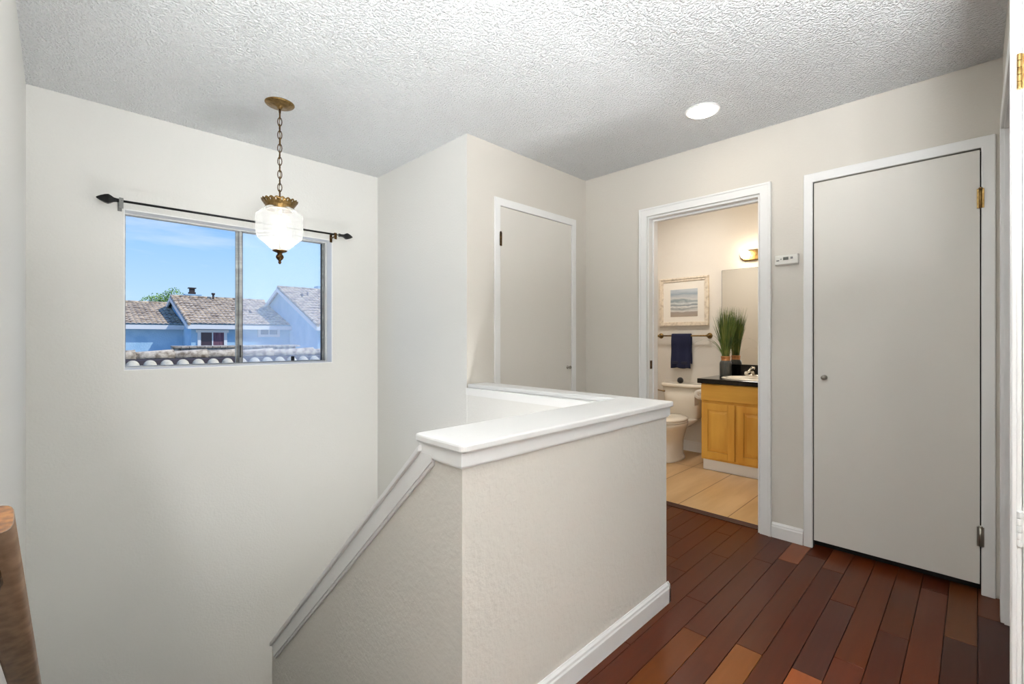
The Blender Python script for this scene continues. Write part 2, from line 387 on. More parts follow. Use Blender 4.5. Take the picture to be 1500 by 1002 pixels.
# baseboards: profile (offset, z)
def base_prof(h=.088, t=.014): return [(0, 0), (t, 0), (t, h - .024), (t - .003, h - .018), (t - .004, h - .010), (.005, h - .004), (.003, h), (0, h)]
g = G(); pr = base_prof()
# front half wall + its right end (mitred by overlap)
g.prism([(0.974 - a, z) for a, z in pr], 'x', .776, 1.935 + .014)
g.prism([(1.935 + a, z) for a, z in pr], 'y', .974 - .014, 2.211)
struct(g, 'baseboard_half_wall', M['trim'], 'white baseboard along the half wall')
g = G(); g.prism([(XW - a, z) for a, z in pr], 'y', .693, .853); g.prism([(XW - a, z) for a, z in pr], 'y', 1.728, 2.211)
struct(g, 'baseboard_doors', M['trim'], 'white baseboard between bathroom doorway and flush door')
g = G(); g.prism([(YC - a, z) for a, z in pr], 'x', 1.935, 2.02); g.prism([(YC - a, z) for a, z in pr], 'x', 2.885, XW)
struct(g, 'baseboard_closet', M['trim'], 'white baseboard at the narrow closet door')
struct(G().prism([(BX - a, z + .012) for a, z in base_prof(.105)], 'y', 1.73, 2.44), 'baseboard_bath', M['trim'], 'white baseboard behind the toilet')

# caps of the half walls -------------------------------------------
def rounded(pts, r, n=5):
    out = []; m = len(pts)
    for i in range(m):
        p0, p, p1 = Vector(pts[i-1]), Vector(pts[i]), Vector(pts[(i+1) % m])
        rr = r[i]
        if rr <= 0: out.append(tuple(p)); continue
        a = (p0 - p).normalized(); b = (p1 - p).normalized(); A = p + a * rr; B = p + b * rr
        for k in range(n + 1):
            t = k / n; q = A * (1-t)**2 + p * 2*t*(1-t) + B * t*t; out.append(tuple(q))
    return out
CZ = .895
cap = [(.756, .950), (1.962, .950), (1.962, 2.211), (1.803, 2.211), (1.862, 1.190), (.756, 1.180)]
g = G().prism(rounded(cap, [.022, .012, 0, 0, 0, .02]), 'z', CZ - .024, CZ)
c1 = struct(g, 'trim_cap', M['trim'], 'white L-shaped wooden cap on the half walls', bevel=.006)
ap = [(.764, .962), (1.947, .962), (1.947, 2.211), (1.79, 2.211), (1.818, 1.162), (.764, 1.162)]
g = G().prism(ap, 'z', CZ - .062, CZ - .024)
ap2 = [(.769, .967), (1.942, .967), (1.942, 2.211), (1.794, 2.211), (1.823, 1.157), (.769, 1.157)]
g.prism(ap2, 'z', CZ - .068, CZ - .062)
struct(g, 'trim_apron', M['trim'], 'white apron moulding under the half wall cap')
# sloping cap + skirt board on the knee wall
g = G(); ya, yb = 1.15, 2.475
g.prism([(ya, slz(ya) + .004), (yb, slz(yb) + .004), (yb, slz(yb) + .024), (ya, slz(ya) + .024)], 'x', .752, .905)
struct(g, 'trim_slope_cap', M['trim'], 'narrow white cap sloping down the knee wall', bevel=.003)
g = G(); k = 1.35
g.prism([(1.152, slz(1.152) + .004), (yb - .004, slz(yb - .004) + .004), (yb - .03, slz(yb) - .035), (1.10, slz(1.152) - .015), (1.10, slz(1.152) + .004)], 'x', .763, .777)
g.prism([(1.10, slz(1.152) - .015), (yb - .03, slz(yb) - .035), (yb - .035, slz(yb) - .045), (1.10, slz(1.152) - .026)], 'x', .768, .777)
struct(g, 'trim_slope_skirt', M['trim'], 'white skirt board under the sloping cap')

# ------------------------------------------------------------------ doors
def hinge(parent, p, axis, mt, lab=None, hh=.088):
    """knuckle barrel with two leaves; axis = direction along the wall"""
    g = G()
    g.tube([(p[0], p[1], p[2] - hh/2), (p[0], p[1], p[2] + hh/2)], .0068, 10)
    for k in range(1, 5):
        z = p[2] - hh/2 + hh * k / 5
        g.lathe([(.0072, -.0006), (.0072, .0006)], (p[0], p[1], z), 10)
    g.lathe([(.0078, 0), (.0078, .003), (.003, .007), (0, .008)], (p[0], p[1], p[2] + hh/2), 10)
    a = axis
    g.box(p[0] - .012 * a[0] - (.003 if not a[0] else 0), p[0] + .012 * a[0] + (.006 if not a[0] else 0),
          p[1] - .012 * a[1] - (.001 if not a[1] else 0), p[1] + .012 * a[1] + (.006 if not a[1] else 0), p[2] - hh/2, p[2] + hh/2)
    o = g.build('hinge', mt, parent)
    if lab: o['label'] = lab
    return o
def knob(parent, p, d):
    """d = outward unit axis 'x' (towards -x) or 'y' (towards -y)"""
    prof = [(.0, 0), (.021, 0), (.022, -.004), (.012, -.008), (.008, -.014), (.009, -.020), (.018, -.030), (.021, -.038), (.018, -.046), (.008, -.050), (0, -.0505)]
    return G().lathe([(r * .62, h * .72) for r, h in prof], p, 24, d).build('knob', M['nickel'], parent)
# door 1: narrow closet door in the closet wall
d1 = empty('door_1', (2.45, YC, 0), 'narrow cream flush closet door behind the half wall', 'door', kind='structure')
G().box(2.074, 2.831, YC - .006, YC + .03, .02, 2.046).build('door_slab', M['door'], d1, bevel=.002)
g = G(); t = YC - .014
U = [(2.022, 0), (2.072, 0), (2.072, 2.048), (2.833, 2.048), (2.833, 0), (2.883, 0), (2.883, 2.10), (2.022, 2.10)]
g.prism(U, 'y', t, YC)
g.build('casing', M['trim'], d1, bevel=.004)
G().box(2.066, 2.072, YC, YC + .04, 0, 2.048).box(2.833, 2.84, YC, YC + .04, 0, 2.048).box(2.066, 2.84, YC + .035, YC + .06, 0, 2.06).build('jamb', M['darkgap'], d1)  # near-black sides and backing stand in for shade behind the slab
hinge(d1, (2.073, YC - .013, 1.828), (1, 0), M['bronze']); hinge(d1, (2.073, YC - .013, .27), (1, 0), M['bronze'])
knob(d1, (2.782, YC - .006, .954), 'y')
# door 2: wide flush door
d2 = empty('door_2', (XW, .31, 0), 'wide white flush door with small round knob', 'door', kind='structure')
G().box(XW - .006, XW + .03, -.012, .641, .045, 2.044).build('door_slab', M['door'], d2, bevel=.002)
U = [(-.062, 0), (-.016, 0), (-.016, 2.05), (.645, 2.05), (.645, 0), (.690, 0), (.690, 2.10), (-.062, 2.10)]
G().prism(U, 'x', XW - .016, XW).build('casing', M['trim'], d2, bevel=.004)
G().box(XW, XW + .04, -.021, -.016, 0, 2.05).box(XW, XW + .04, .645, .65, 0, 2.05).box(XW + .058, XW + .09, -.02, .65, -.2, 2.06).build('jamb', M['darkgap'], d2)  # near-black backing paints the shade in the gap under the slab
hinge(d2, (XW - .018, -.0135, 1.817), (0, 1), M['brass'], 'brass hinge'); hinge(d2, (XW - .018, -.0135, .268), (0, 1), M['nickel'], 'dull grey hinge')
knob(d2, (XW - .006, .59, .96), 'x')
# door 3: bathroom doorway (door swung away out of sight)
d3 = empty('door_3', (XW, 1.29, 0), 'white-cased open doorway into the bathroom', 'door', kind='structure')
U = [(.857, 0), (.918, 0), (.918, 2.048), (1.664, 2.048), (1.664, 0), (1.724, 0), (1.724, 2.106), (.857, 2.106)]
g = G().prism(U, 'x', XW - .016, XW)
g.prism([(.857, 0), (.872, 0), (.872, 2.092), (1.709, 2.092), (1.709, 0), (1.724, 0), (1.724, 2.106), (.857, 2.106)], 'x', XW - .021, XW - .016)
g.build('casing', M['trim'], d3, bevel=.003)
g = G().prism([(.922, 0), (.930, 0), (.930, 2.032), (1.652, 2.032), (1.652, 0), (1.662, 0), (1.662, 2.045), (.922, 2.045)], 'x', XW - .004, XW + .125)
g.prism([(.930, 0), (.941, 0), (.941, 2.02), (1.641, 2.02), (1.641, 0), (1.652, 0), (1.652, 2.032), (.930, 2.032)], 'x', XW + .05, XW + .085)
g.build('jamb', M['trim'], d3)
for z, mt_ in ((1.80, M['brass']), (.30, M['bronze'])):
    G().tube([(XW + .135, .938, z - .045), (XW + .135, .938, z + .045)], .008, 10).box(XW + .088, XW + .135, .9415, .9440, z - .045, z + .045).build('hinge', mt_, d3)
G().box(XW + .012, XW + .04, 1.6495, 1.6525, .955, 1.015).build('strike_plate', M['bronze'], d3)
# opening in the right wall (jamb and casing only) and the panelled door standing open on it
d4 = empty('door_4', (1.735, YR - .4, 0), 'white panelled door seen at a steep angle with stacked hinges', 'door', kind='structure')
g = G(); g.box(1.715, 1.73, -.060, -.0835, 0, 2.2); g.box(1.706, 1.715, -.0625, -.0710, 0, 2.2)
g.build('casing', M['trim'], d4, bevel=.0015)
g = G().box(1.7225, 1.757, -.0785, -.86, .015, 2.045)
# rails and stiles raised round recessed panels on the side facing the hall
for (z0, z1) in ((.015, .24), (.93, 1.04), (1.60, 1.70), (1.94, 2.045)): g.box(1.715, 1.722, -.19, -.43, z0, z1).box(1.715, 1.722, -.52, -.76, z0, z1)
for (y0, y1) in ((-.0785, -.19), (-.43, -.52), (-.76, -.86)): g.box(1.715, 1.722, y0, y1, .015, 2.045)
for (z0, z1) in ((.27, .90), (1.07, 1.57), (1.73, 1.91)):
    for (y0, y1) in ((-.215, -.405), (-.545, -.735)): g.box(1.716, 1.722, y0, y1, z0, z1)
g.build('door_slab', M['trim'], d4, bevel=.002)
for z, mt_, lb in ((1.844, M['brass'], 'bright brass hinge'), (.701, M['trim'], 'hinge painted over in white')):
    g = G()
    for k in range(5):
        z0 = z - .044 + k * .0176
        yc = -.0755
        if k % 2: g.box(1.711, 1.715, -.0660, yc - .0025, z0 + .0006, z0 + .0170)
        else: g.box(1.711, 1.715, yc + .0025, -.100, z0 + .0006, z0 + .0170)
        g.tube([(1.7085, yc, z0 + .0005), (1.7085, yc, z0 + .0171)], .0052, 10)
    g.box(1.7125, 1.715, -.0650, -.104, z - .044, z + .044)
    h_ = g.build('hinge', mt_, d4, bevel=.0006); h_['label'] = lb
d5 = empty('door_5', (2.3, YR, 0), 'white casing of the open doorway beside the wide flush door', 'door', kind='structure')
g = G().prism([(2.775, 0), (2.838, 0), (2.838, 2.108), (1.735, 2.108), (1.735, 2.045), (2.775, 2.045)], 'y', YR, YR + .013)
g.build('casing', M['trim'], d5, bevel=.003)
G().box(2.768, 2.775, YR - .12, YR + .002, 0, 2.045).box(1.8, 2.775, YR - .12, YR + .002, 2.038, 2.045).box(1.80, 1.807, YR - .12, YR + .002, 0, 2.045).box(2.757, 2.768, YR - .07, YR - .035, 0, 2.038).build('jamb', M['trim'], d5)

# ------------------------------------------------------------------ window
w = empty('window_1', (.85, YW + .09, wz0), 'aluminium sliding window looking out on blue houses', 'window', kind='structure')
yf = 3.405
G().box(wx0 + .0005, wx1 - .0005, YW + .0005, yf + .05, wz0 - .004, wz0 + .006).box(wx0, wx0 + .004, YW, yf + .05, wz0, wz1).box(wx1 - .006, wx1, YW, yf + .05, wz0, wz1).box(wx0, wx1, YW, yf + .05, wz1 - .006, wz1).build('sill', mat('window_reveal_paint', (.88, .88, .87, 1), .4), w)
def frame(x0, x1, z0, z1, y0, y1, l, r, b, t):
    g = G()
    g.box(x0, x0 + l, y0, y1, z0, z1).box(x1 - r, x1, y0, y1, z0, z1).box(x0 + l, x1 - r, y0, y1, z0, z0 + b).box(x0 + l, x1 - r, y0, y1, z1 - t, z1)
    return g
frame(wx0 + .004, wx1 - .006, wz0 + .006, wz1 - .006, yf, yf + .05, .006, .012, .008, .007).build('frame', M['aluw'], w, bevel=.0015)
s1 = frame(wx0 + .010, .872, wz0 + .014, wz1 - .013, yf + .006, yf + .020, .005, .018, .007, .005).build('sash', M['alu'], w, bevel=.0015)
s2 = frame(.838, wx1 - .018, wz0 + .014, wz1 - .013, yf + .026, yf + .040, .018, .018, .007, .005).build('sash', M['alu'], w, bevel=.0015)
G().box(wx0 + .012, .858, yf + .012, yf + .014, wz0 + .018, wz1 - .016).build('glass', M['glass'], s1)
gp = G().box(.852, wx1 - .030, yf + .032, yf + .034, wz0 + .018, wz1 - .016).build('glass', M['haze'], s2); gp['label'] = 'dusty hazy glass'
G().box(.856, .864, yf - .002, yf + .006, 1.05, 1.13).build('latch', M['darkgap'], s1)
G().box(1.185, 1.205, yf + .014, yf + .026, wz0 + .022, wz0 + .052).build('stopper', M['darkgap'], w)
G().box(.8725, .8745, yf + .005, yf + .03, wz0 + .022, wz1 - .018).box(1.394, 1.3965, yf + .004, yf + .026, wz0 + .02, wz1 - .02).build('seal', M['darkgap'], w)

# ------------------------------------------------------------------ curtain rod
ry = 3.25; rz = 1.921
cr = empty('curtain_rod', (.85, YW, rz), 'thin black curtain rod with arrow finials above the window', 'curtain rod')
G().tube([(.235, ry, rz - .003), (1.425, ry, rz + .002)], .0065, 12).build('rod', M['blackm'], cr)
fin = [(.012, 0), (.013, .010), (.010, .014), (.0105, .030), (.013, .040), (.021, .052), (.026, .062), (.023, .075), (.014, .094), (.005, .108), (0, .112)]
f1 = G().lathe([(r * 1.05, -h * 1.0) for r, h in fin], (.258, ry, rz - .003), 6, 'x', smooth=False).build('finial', M['blackm'], cr)
f2 = G().lathe([(r * .95, h * .95) for r, h in fin], (1.452, ry, rz + .002), 6, 'x', smooth=False).build('finial', M['blackm'], cr)
G().tube([(1.42, ry, rz + .002), (1.455, ry, rz + .002)], .004, 8).build('rod_tip', M['greyplastic'], cr)
for x, mt_ in ((.248, M['greyplastic']), (1.425, M['bronze'])):
    g = G().box(x - .009, x + .009, YW - .004, YW, rz - .045, rz + .012).box(x - .004, x + .004, ry - .010, YW, rz - .018, rz - .011)
    g.box(x - .009, x + .009, ry - .013, ry - .009, rz - .045 if x < 1 else rz - .034, rz + .012).box(x - .008, x + .008, ry - .012, ry + .010, rz - .012, rz - .008).box(x - .008, x + .008, ry - .012, ry + .006, rz + .008, rz + .012)
    g.build('bracket', mt_, cr, bevel=.001)

# ------------------------------------------------------------------ pendant
px, py = .855, 2.641
pn = empty('pendant_light', (px, py, H), 'brass pendant lantern with faceted glass hanging on a chain before the window', 'pendant light')
G().lathe([(0, -.030), (.010, -.030), (.013, -.024), (.016, -.018), (.045, -.014), (.068, -.008), (.073, -.003), (.073, 0), (0, 0)], (px, py, H), 40).build('canopy', M['brass'], pn)
G().lathe([(0, -.05), (.005, -.05), (.006, -.04), (.006, -.028), (0, -.028)], (px, py, H), 12).build('hook', M['bronze'], pn)
zt, zb = H - .045, 1.935
n = 13; step = (zt - zb) / n
g = G()
for i in range(n):
    zc = zt - step * (i + .5); hl = step * .5 + .0055; hw = .0105
    pts = []
    for k in range(14):
        q = 2 * PI * k / 14; a = hw * math.cos(q); b = hl * math.sin(q)
        ang = PI / 4 + (PI / 2 if i % 2 else 0) + .3
        pts.append((px + a * math.cos(ang), py + a * math.sin(ang), zc + b))
    g.tube(pts, .0023, 7, closed=True)
g.build('chain', M['bronze'], pn)
G().tube([(px + .004 * math.cos(i * 1.3), py + .004 * math.sin(i * 1.3), zt - i * (zt - 1.9) / 14) for i in range(15)], .0017, 6).build('cord', M['brass'], pn)
# crown: flared band with scalloped pierced rim
g = G(); NS = 112; rings = [(.060, 1.862), (.068, 1.866), (.066, 1.872), (.070, 1.880), (.067, 1.886), (.072, 1.892), (.079, 1.899), (.085, 1.905), (.088, 1.910)]
o = len(g.v)
for j, (r, z) in enumerate(rings):
    for k in range(NS):
        q = 2 * PI * k / NS; s_ = abs(math.sin(q * 10))
        rr = r + (.003 * s_ if j > 4 else .0012 * math.sin(q * 40)); zz = z + (.010 * s_ * (j - 5) / 3 if j > 5 else 0)
        g.v.append((px + rr * math.cos(q), py + rr * math.sin(q), zz))
for j in range(len(rings) - 1):
    for k in range(NS):
        if j == 6 and (k % 6) == 2: continue
        k2 = (k + 1) % NS; g.f.append((o + j*NS + k, o + j*NS + k2, o + (j+1)*NS + k2, o + (j+1)*NS + k)); g.sm.append(True)
cw = g.build('crown', M['brass'], pn); sm = cw.modifiers.new('t', 'SOLIDIFY'); sm.thickness = .0025
G().lathe([(0, 1.945), (.008, 1.94), (.010, 1.915), (.03, 1.906), (.062, 1.893), (.064, 1.884), (.0, 1.884)], (px, py, 0), 28).build('cap', M['bronze'], pn)
# glass: irregular octagon (four wide, four narrow sides) facing the stairs
def octo(ap, z, wf=.68):
    hw = ap * wf; pts = [(ap, -hw), (ap, hw), (hw, ap), (-hw, ap), (-ap, hw), (-ap, -hw), (-hw, -ap), (hw, -ap)]
    # the viewer stands towards (-x,-y): turn a wide side that way
    a = math.radians(72); ca, sa = math.cos(a), math.sin(a)
    return [(px + x * ca - y * sa, py + x * sa + y * ca, z) for x, y in pts]
lv = [(.060, 1.876), (.112, 1.822), (.112, 1.728), (.034, 1.650)]
g = G(); rr_ = [octo(*l) for l in lv]
for a, b_ in zip(rr_[:-1], rr_[1:]):
    for k in range(8):
        g.add([a[k], a[(k+1) % 8], b_[(k+1) % 8], b_[k]], [(0, 1, 2, 3)])
gb = g.build('glass_shade', M['pglass'], pn)
# bevelled rims of the panels
g = G()
for a, b_ in zip(rr_[:-1], rr_[1:]):
    for k in range(8):
        P4 = [Vector(q) for q in (a[k], a[(k+1) % 8], b_[(k+1) % 8], b_[k])]; c_ = sum(P4, Vector()) / 4
        nrm = (P4[1] - P4[0]).cross(P4[3] - P4[0]).normalized()
        if nrm.dot(c_ - Vector((px, py, c_.z))) < 0: nrm = -nrm
        Q4 = [c_ + (q - c_) * .80 + nrm * .003 for q in P4]; P4 = [q + nrm * .0004 for q in P4]
        for i in range(4):
            j = (i + 1) % 4; g.add([P4[i], P4[j], Q4[j], Q4[i]], [(0, 1, 2, 3)])
M['rim'] = glass('bevelled_rim_glass', .012)
g.build('bevelled_rims', M['rim'], gb)
G().lathe([(0, 1.648), (.034, 1.650), (.036, 1.645), (.026, 1.640), (.014, 1.636), (.011, 1.630), (.018, 1.622), (.020, 1.612), (.015, 1.602), (.008, 1.596), (.006, 1.590), (.009, 1.584), (.004, 1.577), (0, 1.574)], (px, py, 0), 28).build('finial', M['bronze'], pn)
G().lathe([(0, 1.885), (.013, 1.885), (.013, 1.84), (.016, 1.835), (.016, 1.815), (0, 1.815)], (px, py, 0), 20).tube([(px, py, 1.885), (px, py, 1.65)], .003, 8).build('socket', mat('cream_socket', srgb(225, 215, 190), .4), pn)
G().lathe([(0, 1.815), (.014, 1.812), (.020, 1.795), (.029, 1.775), (.030, 1.760), (.024, 1.742), (.012, 1.732), (0, 1.729)], (px, py, 0), 20).build('bulb', M['pendE'], pn)

# ------------------------------------------------------------------ recessed downlight
dl = empty('recessed_downlight', (2.548, 1.07, H), 'round recessed ceiling light glowing warm near the door wall', 'ceiling light')
G().lathe([(.074, -.002), (.076, -.006), (.090, -.006), (.093, -.002), (.093, .0), (.074, .0)], (2.548, 1.07, H), 48).build('trim_ring', M['trim'], dl)
G().lathe([(.0, -.019), (.03, -.0185), (.06, -.016), (.0725, -.010), (.0738, -.001), (0, -.001)], (2.548, 1.07, H), 48).build('lens', M['downE'], dl)
# hall lights added out of view, above and behind the camera, for brightness
for i, (x, y) in enumerate(((.15, .28), (-.9, -.9))):
    r = empty('flush_ceiling_light', (x, y, H), ('round flush ceiling light over the top of the stairs', 'round flush ceiling light by the side passage')[i], 'ceiling light', 'flush ceiling lights of the hall')
    G().lathe([(0, -.012), (.205, -.012), (.215, -.006), (.215, 0), (0, 0)], (x, y, H), 40).build('rim', M['trim'], r)
    G().lathe([(0, -.07), (.06, -.066), (.12, -.054), (.17, -.034), (.195, -.012), (0, -.012)], (x, y, H), 40).build('diffuser', M['rearE'], r)

for i, (x, y) in enumerate(((-.35, -.80), (.36, -.28))):  # unseen uplights added to brighten the ceiling
    r = empty('uplight_floor_lamp', (x, y, 0), ('uplight floor lamp by the side passage', 'uplight floor lamp at the near end of the hall')[i], 'floor lamp', 'uplight floor lamps of the hall')
    G().lathe([(0, 0), (.13, 0), (.13, .012), (.03, .022), (.012, .03), (.012, 1.16), (0, 1.16)], (x, y, 0), 28).build('stand', M['nickel'], r)
    G().lathe([(0, 1.16), (.05, 1.17), (.12, 1.20), (.17, 1.25), (.175, 1.26), (.165, 1.26), (.11, 1.21), (0, 1.18)], (x, y, 0), 32).build('bowl', M['plasticw'], r)
    G().lathe([(0, 1.245), (.155, 1.245), (.155, 1.24), (0, 1.24)], (x, y, 0), 32).build('diffuser', M['upE'], r)
sc = empty('wall_sconce', (1.35, 1.157, -.55), 'wall uplight on the stairwell side of the front half wall', 'wall lamp')  # hidden uplight added to lighten the stairwell
G().lathe([(0, .20), (.05, .21), (.10, .25), (.13, .31), (.125, .31), (.09, .26), (0, .215)], (1.35, 1.292, -.9), 32).box(1.31, 1.39, 1.157, 1.19, -.7, -.6).build('shade', M['plasticw'], sc)
G().lathe([(0, .30), (.118, .30), (.118, .295), (0, .295)], (1.35, 1.292, -.9), 32).build('diffuser', M['sconceE'], sc)

r = empty('bathroom_ceiling_light', (3.85, 1.95, H), 'round ceiling light of the bathroom', 'ceiling light')  # out-of-view lamp added to brighten the bathroom
G().lathe([(0, -.012), (.165, -.012), (.17, -.006), (.17, 0), (0, 0)], (3.85, 1.95, H), 40).build('rim', M['trim'], r)
G().lathe([(0, -.05), (.06, -.048), (.12, -.034), (.155, -.012), (0, -.012)], (3.85, 1.95, H), 40).build('diffuser', M['bathE'], r)

# ------------------------------------------------------------------ thermostat
th = empty('thermostat', (XW, .775, 1.63), 'small white thermostat between bathroom doorway and flush door', 'thermostat')
G().prism([(XW, 1.600), (XW - .018, 1.600), (XW - .030, 1.606), (XW - .034, 1.658), (XW, 1.662)], 'y', .713, .832).build('body', M['plasticw'], th, bevel=.003)
G().box(XW - .0345, XW - .030, .760, .787, 1.628, 1.645).build('display', M['lcd'], th)
G().box(XW - .0350, XW - .031, .738, .750, 1.632, 1.644).build('button', M['greyplastic'], th, bevel=.001)
G().box(XW - .0335, XW - .029, .808, .822, 1.625, 1.630).box(XW - .0335, XW - .029, .795, .802, 1.633, 1.637).build('markings', M['darkgap'], th)

# ------------------------------------------------------------------ handrail on the left wall
hr = empty('stair_handrail', (-.07, 1.05, .9), 'dark brown wooden handrail descending along the stairwell wall', 'handrail')
dvec = Vector((.0176, 1, -.845)).normalized(); P0 = Vector((-.046, 1.05, .912))
side = Vector((1, 0, 0)); side = (side - dvec * side.dot(dvec)).normalized(); upv = side.cross(dvec)
def railsec(c, w2, h2, n=20, e=.55):
    out = []
    for k in range(n):
        q = 2 * PI * k / n; cx_, sx_ = math.cos(q), math.sin(q)
        out.append(c + side * (w2 * math.copysign(abs(cx_)**e, cx_)) + upv * (h2 * math.copysign(abs(sx_)**e, sx_)))
    return out
g = G(); n = 20; w2, h2 = .0285, .023; Lr = 2.45
c0 = P0 - side * w2 - upv * .012
secs = [railsec(c0, w2, h2, n), railsec(c0 + dvec * Lr, w2, h2, n)]
g.v = [tuple(p) for s_ in secs for p in s_]
g.f = [tuple(range(n)), tuple(n + i for i in reversed(range(n)))] + [(k, (k+1) % n, n + (k+1) % n, n + k) for k in range(n)]
g.sm = [False, False] + [True] * n
rl = g.build('rail', M['rail'], hr)
cuto = G(); cuto.v = [tuple(p - dvec * .0006) for p in railsec(c0, w2 * .97, h2 * .97, n)]; cuto.f = [tuple(range(n))]; cuto.sm = [False]
o_ = cuto.build('cut_end', mat('oak_end_grain', srgb(150, 98, 44), .5, var=((60, 60, 220), srgb(96, 58, 24), .35, .65)), rl); o_['label'] = 'light brown sawn end grain'
for s_ in (.17, 1.15, 2.1):
    c_ = c0 + dvec * s_ - upv * h2
    g = G().tube([c_ + upv * .002, c_ - upv * .022, Vector((XL + .03, c_.y, c_.z - .045)), Vector((XL, c_.y, c_.z - .05))], .006, 10)
    g.lathe([(0, 0), (.028, 0), (.026, .006), (.01, .009), (0, .009)], (XL, c_.y, c_.z - .05), 20, 'x')
    a = c_ - side * .0; g.tube([a - dvec * .03 - upv * .001, a + dvec * .03 - upv * .001], .007, 8)
    g.build('bracket', M['bronze'], hr)

# ------------------------------------------------------------------ bathroom: framed print
pf = empty('framed_print', (BX, 2.144, 1.55), 'framed seascape print in a pale frame above the towel bar', 'picture')
Xf = BX
y0, y1, z0, z1 = 1.884, 2.404, 1.304, 1.807
def fr(y0, y1, z0, z1, t, xa, xb):
    g = G(); q = [(y0, z0), (y1, z0), (y1, z1), (y0, z1)]; p = [(y0 + t, z0 + t), (y1 - t, z0 + t), (y1 - t, z1 - t), (y0 + t, z1 - t)]
    for i in range(4):
        j = (i + 1) % 4; g.prism([q[i], q[j], p[j], p[i]], 'x', xa, xb)
    return g
g = fr(y0, y1, z0, z1, .018, BX - .034, BX - .001); g2 = fr(y0 + .018, y1 - .018, z0 + .018, z1 - .018, .022, BX - .026, BX - .001)
for gg_ in (g2,): g.add(gg_.v, gg_.f)
g.build('frame', mat('whitewashed_frame', srgb(226, 214, 196), .5, var=((8, 30, 30), srgb(196, 182, 164), .45, .7)), pf, bevel=.002)
mt = G().box(BX - .016, BX - .002, y0 + .03, y1 - .03, z0 + .03, z1 - .03).build('mat_board', mat('mat_board', srgb(236, 230, 220), .8), pf)
ya_, yb_ = 1.995, 2.285
G().box(BX - .0175, BX - .0160, ya_, yb_, 1.40, 1.685).build('print', M['art'], pf)
# towel bar and towel
tb = empty('towel_bar', (BX, 2.14, 1.2), 'brass towel bar below the framed print', 'towel bar')
xb = BX - .062; zb_ = 1.200
G().tube([(xb, 1.865, zb_), (xb, 2.415, zb_)], .0075, 12).build('bar', M['brass'], tb)
for y in (1.880, 2.400):
    G().lathe([(0, -.076), (.010, -.075), (.012, -.066), (.010, -.052), (.008, -.02), (.012, -.012), (.026, -.008), (.029, 0), (0, 0)], (BX, y, zb_), 24, 'x').build('post', M['brass'], tb)
tw = empty('hand_towel', (xb, 2.15, zb_), 'folded navy blue hand towel on the brass bar', 'towel')
g = G(); nz, ny = 26, 14
def tw_pt(j, i, side_):
    y = 2.04 + (2.245 - 2.04) * i / ny
    s_ = j / nz; z = zb_ + .012 - s_ * (.345 if side_ < 0 else .30)
    bulge = .013 + .006 * math.sin(i * .9 + 1) * s_ + .004 * math.sin(s_ * 9)
    return (xb + side_ * bulge, y + .006 * s_ * math.sin(i), z + .004 * math.sin(i * .8) * s_)
rows = []
for j in range(nz, -1, -1): rows.append([tw_pt(j, i, -1) for i in range(ny + 1)])
rows.append([(xb, 2.04 + .205 * i / ny, zb_ + .020) for i in range(ny + 1)])
for j in range(nz + 1): rows.append([tw_pt(j, i, 1) for i in range(ny + 1)])
g.v = [p for r in rows for p in r]; W = ny + 1
g.f = [(a*W + b_, a*W + b_ + 1, (a+1)*W + b_ + 1, (a+1)*W + b_) for a in range(len(rows) - 1) for b_ in range(ny)]; g.sm = [True] * len(g.f)
o_ = g.build('towel_cloth', M['towel'], tw); s_ = o_.modifiers.new('t', 'SOLIDIFY'); s_.thickness = .007; s_.offset = 0
G().box(xb - .0225, xb - .014, 2.045, 2.24, .905, .935).build('woven_band', mat('navy_band', srgb(18, 22, 48), .7), tw, bevel=.003)

# toilet --------------------------------------------------------------
ty = 2.09
to = empty('toilet', (4.3, ty, .012), 'white porcelain toilet beside the oak vanity', 'toilet')
def loft(name, secs, mt_, parent, n=36, **kw):
    """secs: (cx, cy, z, rx, ry, power)"""
    g = G()
    for (cx_, cy_, z, rx, ry_, pw) in secs:
        for k in range(n):
            q = 2 * PI * k / n; a, b_ = math.cos(q), math.sin(q)
            g.v.append((cx_ + rx * math.copysign(abs(a)**pw, a), cy_ + ry_ * math.copysign(abs(b_)**pw, b_), z))
    m_ = len(secs)
    for i in range(m_ - 1):
        for k in range(n):
            k2 = (k + 1) % n; g.f.append((i*n + k, i*n + k2, (i+1)*n + k2, (i+1)*n + k)); g.sm.append(True)
    g.f.append(tuple(reversed(range(n)))); g.sm.append(False)
    g.f.append(tuple((m_-1)*n + k for k in range(n))); g.sm.append(False)
    return g.build(name, mt_, parent, **kw)
loft('tank', [(4.53, ty, .375, .075, .155, .45), (4.53, ty, .39, .085, .165, .45), (4.535, ty, .55, .092, .19, .42), (4.54, ty, .682, .096, .205, .42)], M['porc'], to)
loft('tank_lid', [(4.535, ty, .682, .104, .218, .5), (4.535, ty, .690, .110, .224, .5), (4.535, ty, .705, .110, .224, .5), (4.535, ty, .714, .104, .218, .5), (4.535, ty, .718, .085, .20, .5)], M['porc'], to)
loft('bowl', [(4.22, ty, .012, .20, .115, .8), (4.22, ty, .03, .198, .112, .8), (4.24, ty, .06, .17, .092, .85), (4.26, ty, .14, .155, .088, .9), (4.25, ty, .20, .165, .10, .95),
              (4.21, ty, .27, .20, .135, 1), (4.17, ty, .325, .235, .165, 1), (4.155, ty, .355, .25, .18, 1), (4.155, ty, .375, .25, .182, 1), (4.155, ty, .383, .235, .17, 1)], M['porc'], to)
loft('bowl_shelf', [(4.42, ty, .30, .10, .10, .6), (4.44, ty, .35, .13, .15, .6), (4.44, ty, .376, .13, .158, .6), (4.44, ty, .380, .125, .15, .6)], M['porc'], to)
